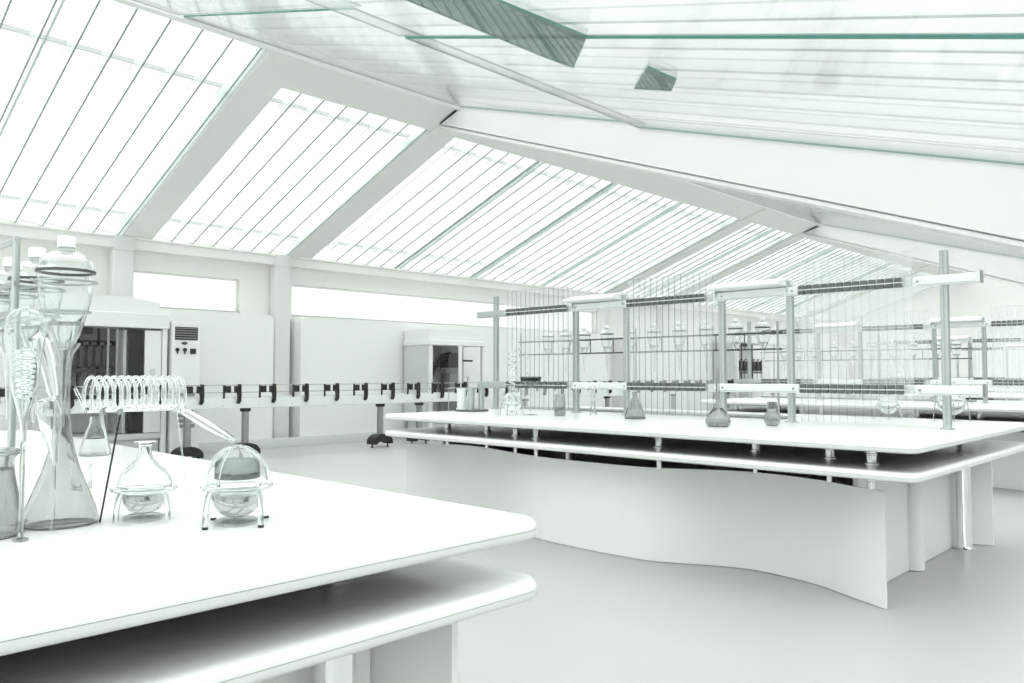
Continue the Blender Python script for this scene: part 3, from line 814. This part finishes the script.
def works(a, x0, x1, h, d, n):
    """dark bank of cylinders with hoses hung in the open front"""
    w = x1-x0
    MB().box(x0, x1, .34, .40, 1.34, 1.40).build('cross_bar', M['dark'], a)
    MB().box(x0, x1, .26, .60, .96, 1.02).build('tray', M['dark'], a)
    for k in range(n):
        x = x0 + w*(k+.5)/n
        MB().lathe([(0,1.42),(.07,1.42),(.075,1.43),(.075,1.70),(.05,1.74),(0,1.745)], 16, (x, .37, 0)).build('cylinder', M['dark'], a)
        MB().tube([(x, .37, 1.75), (x+.02, .35, 1.80), (x+.09, .34, 1.80), (x+.11, .36, 1.76)], .013, 8).build('hose', M['black'], a)
        MB().tube([(x, .37, 1.42), (x-.01, .36, 1.30), (x-.05, .35, 1.18)], .011, 8).build('hose', M['dark'], a)
    for x in (x0+.12*w, x0+.42*w, x0+.74*w):
        MB().cyl((x, .45, 1.02), (x, .45, h-.105), .02, 8).build('upright', M['dark'], a)
    MB().rbox(x0+.05*w, x0+.6*w, .3, .5, h-.19, h-.11, .02).build('drive_unit', M['dark'], a)
m1 = machine('process_cabinet', 'open-fronted white process cabinet with dark cylinders near the short window', (3.30, 12.05, 0), 1.58, .85, 2.22, 0, .22)
works(m1, .12, .98, 2.10, .85, 8)
MB().box(.99, 1.03, .12, .74, .45, 1.97).build('partition', M['mach_d'], m1)
MB().box(1.26, 1.50, .03, .045, .45, 1.97).build('door', M['mach'], m1)
MB().box(1.34, 1.42, .02, .029, 1.28, 1.40).build('door_handle', M['mach_d'], m1)
MB().box(1.04, 1.255, .06, .065, .45, 1.97).build('smoked_screen', M['smoke'], m1)
for x in (.72, .84): MB().cyl((x, -.05, .45), (x, -.05, 1.975), .018, 10).build('guide_rod', M['grey'], m1)
cb = thing('control_cabinet', 'white control cabinet with black vent and knobs beside the process cabinet', 'control cabinet', (4.93, 12.0, 0))
MB().rbox(0, .44, 0, .9, .03, 2.12, .015).build('body', M['mach'], cb)
v_ = MB().box(.04, .39, -.006, -.0005, 1.84, 2.04)
v_.build('vent', M['black'], cb)
v2 = MB()
for k in range(5): v2.box(.045, .385, -.014, -.0065, 1.865+.037*k, 1.877+.037*k)
v2.build('vent_slat', M['grey'], cb)
o = MB().lathe([(0,-.006),(.045,-.006),(.045,.006),(0,.006)], 20); o = o.build('badge', M['dark'], cb); o.location = (.185, -.007, 1.79); o.rotation_euler = (PI/2, 0, 0); o.scale = (1, .5, 1)
for x in (.075, .19):
    o = MB().lathe([(0,0),(.03,0),(.028,.025),(0,.025)], 20).box(-.009, .009, -.06, .0, .003, .02).build('knob', M['black'], cb); o.location = (x, -.0005, 1.69); o.rotation_euler = (PI/2, 0, 0)
MB().rbox(.275, .36, -.02, -.0005, 1.63, 1.71, .006).build('switch', M['black'], cb)
for z in (.98, .90, .82, .66, .58, .5): MB().box(.10, .36, -.006, -.0005, z, z+.05).build('grille', M['grey'], cb)
MB().box(.1, .34, .1, .8, 0, .029).build('plinth', M['dark'], cb)
m2 = machine('process_cabinet', 'white process cabinet with dark hoses at the far end of the conveyor', (10.03, 12.05, 0), 1.5, .85, 2.0, 0)
for k, (xx, rr) in enumerate(((.30, .30), (.36, .36), (.43, .42), (.20, .26))):
    MB().tube([(.22+.05*k, .25, .95)]+[(.75-(.62-.06*k)*math.cos(a), .25+.02*k, 1.1+(.66-.05*k)*math.sin(a)) for a in [PI/2*j/10 for j in range(11)]], .018, 8).build('hose', M['black'], m2)
MB().box(.80, 1.43, .6, .62, .45, 1.89).build('inner_panel', M['grey'], m2)
MB().box(.10, .66, .3, .36, 1.36, 1.42).build('cross_bar', M['dark'], m2)
MB().rbox(.70, .98, .25, .55, 1.45, 1.75, .03).build('drive_unit', M['dark'], m2)
MB().rbox(.78, 1.1, .3, .55, .75, 1.34, .02).build('tank', M['grey'], m2)
MB().lathe([(0,.45),(.10,.45),(.105,.8),(.05,1.0),(.03,1.2),(.05,1.25),(0,1.26)], 20, (1.25, .3, 0)).build('bottle', M['gsolid'], m2)
MB().box(.82, 1.42, .29, .33, 1.58, 1.62).build('cross_bar', M['dark'], m2)
for x in (.3, .45): MB().cyl((x, .5, .45), (x, .5, 1.89), .02, 8).build('upright', M['dark'], m2)
MB().rbox(.72, .82, -.04, -.031, .45, 1.9, .004).build('door_post', M['mach'], m2)
m3 = machine('process_cabinet', 'dark-fronted process cabinet seen between the rack posts on the right', (22.4, 12.05, 0), 2.6, .85, 2.4, 0)
works(m3, .12, 2.4, 2.4, .85, 8)

# ------------------------------------------------------------------ light
w = bpy.data.worlds.new('sky'); S.world = w; w.use_nodes = True
t = w.node_tree; t.nodes.clear()
out = t.nodes.new('ShaderNodeOutputWorld'); bg = t.nodes.new('ShaderNodeBackground')
tc = t.nodes.new('ShaderNodeTexCoord'); sx = t.nodes.new('ShaderNodeSeparateXYZ'); rp = t.nodes.new('ShaderNodeValToRGB')
t.links.new(tc.outputs['Generated'], sx.inputs[0]); t.links.new(sx.outputs['Z'], rp.inputs[0]); t.links.new(rp.outputs[0], bg.inputs[0])
# overcast sky, brighter towards the zenith
cr = rp.color_ramp
cr.elements[0].position = 0.; cr.elements[0].color = (.36, .363, .36, 1)
cr.elements[1].position = 1.; cr.elements[1].color = (.995, 1., .995, 1)
e = cr.elements.new(.45); e.color = (.41, .414, .41, 1)
e = cr.elements.new(.62); e.color = (.66, .665, .66, 1)
# bright sky lobe added behind the gable to light the bench panels
dt = t.nodes.new('ShaderNodeVectorMath'); dt.operation = 'DOT_PRODUCT'
dt.inputs[1].default_value = tuple(Vector((-.9, -.15, .27)).normalized())
t.links.new(tc.outputs['Generated'], dt.inputs[0])
mr = t.nodes.new('ShaderNodeMapRange'); mr.inputs['From Min'].default_value = .15; mr.inputs['From Max'].default_value = 1.
mr.inputs['To Min'].default_value = 2.75; mr.inputs['To Max'].default_value = 4.3; mr.interpolation_type = 'SMOOTHSTEP'
t.links.new(dt.outputs['Value'], mr.inputs['Value']); t.links.new(mr.outputs[0], bg.inputs[1])
t.links.new(bg.outputs[0], out.inputs[0])

# ------------------------------------------------------------------ camera
cam = bpy.data.objects.new('camera', bpy.data.cameras.new('camera')); COL.objects.link(cam)
cam.data.sensor_width = 36; cam.data.sensor_fit = 'HORIZONTAL'; cam.data.lens = 786.6/1024*36
cam.data.clip_start = .05; cam.data.clip_end = 200
az = math.radians(44.290); pt = math.radians(2.366)
fwd = Vector((math.cos(az)*math.cos(pt), math.sin(az)*math.cos(pt), math.sin(pt)))
cam.location = (0, 0, 1.32)
cam.rotation_euler = fwd.to_track_quat('-Z', 'Y').to_euler()
S.camera = cam

S.view_settings.view_transform = 'Standard'; S.view_settings.look = 'None'
S.view_settings.exposure = .18; S.view_settings.gamma = 1; S.view_settings.use_curve_mapping = False
c = S.cycles
c.max_bounces = 24; c.diffuse_bounces = 4; c.glossy_bounces = 8; c.transmission_bounces = 20; c.transparent_max_bounces = 64
c.use_denoising = True
c.caustics_reflective = True; c.caustics_refractive = True
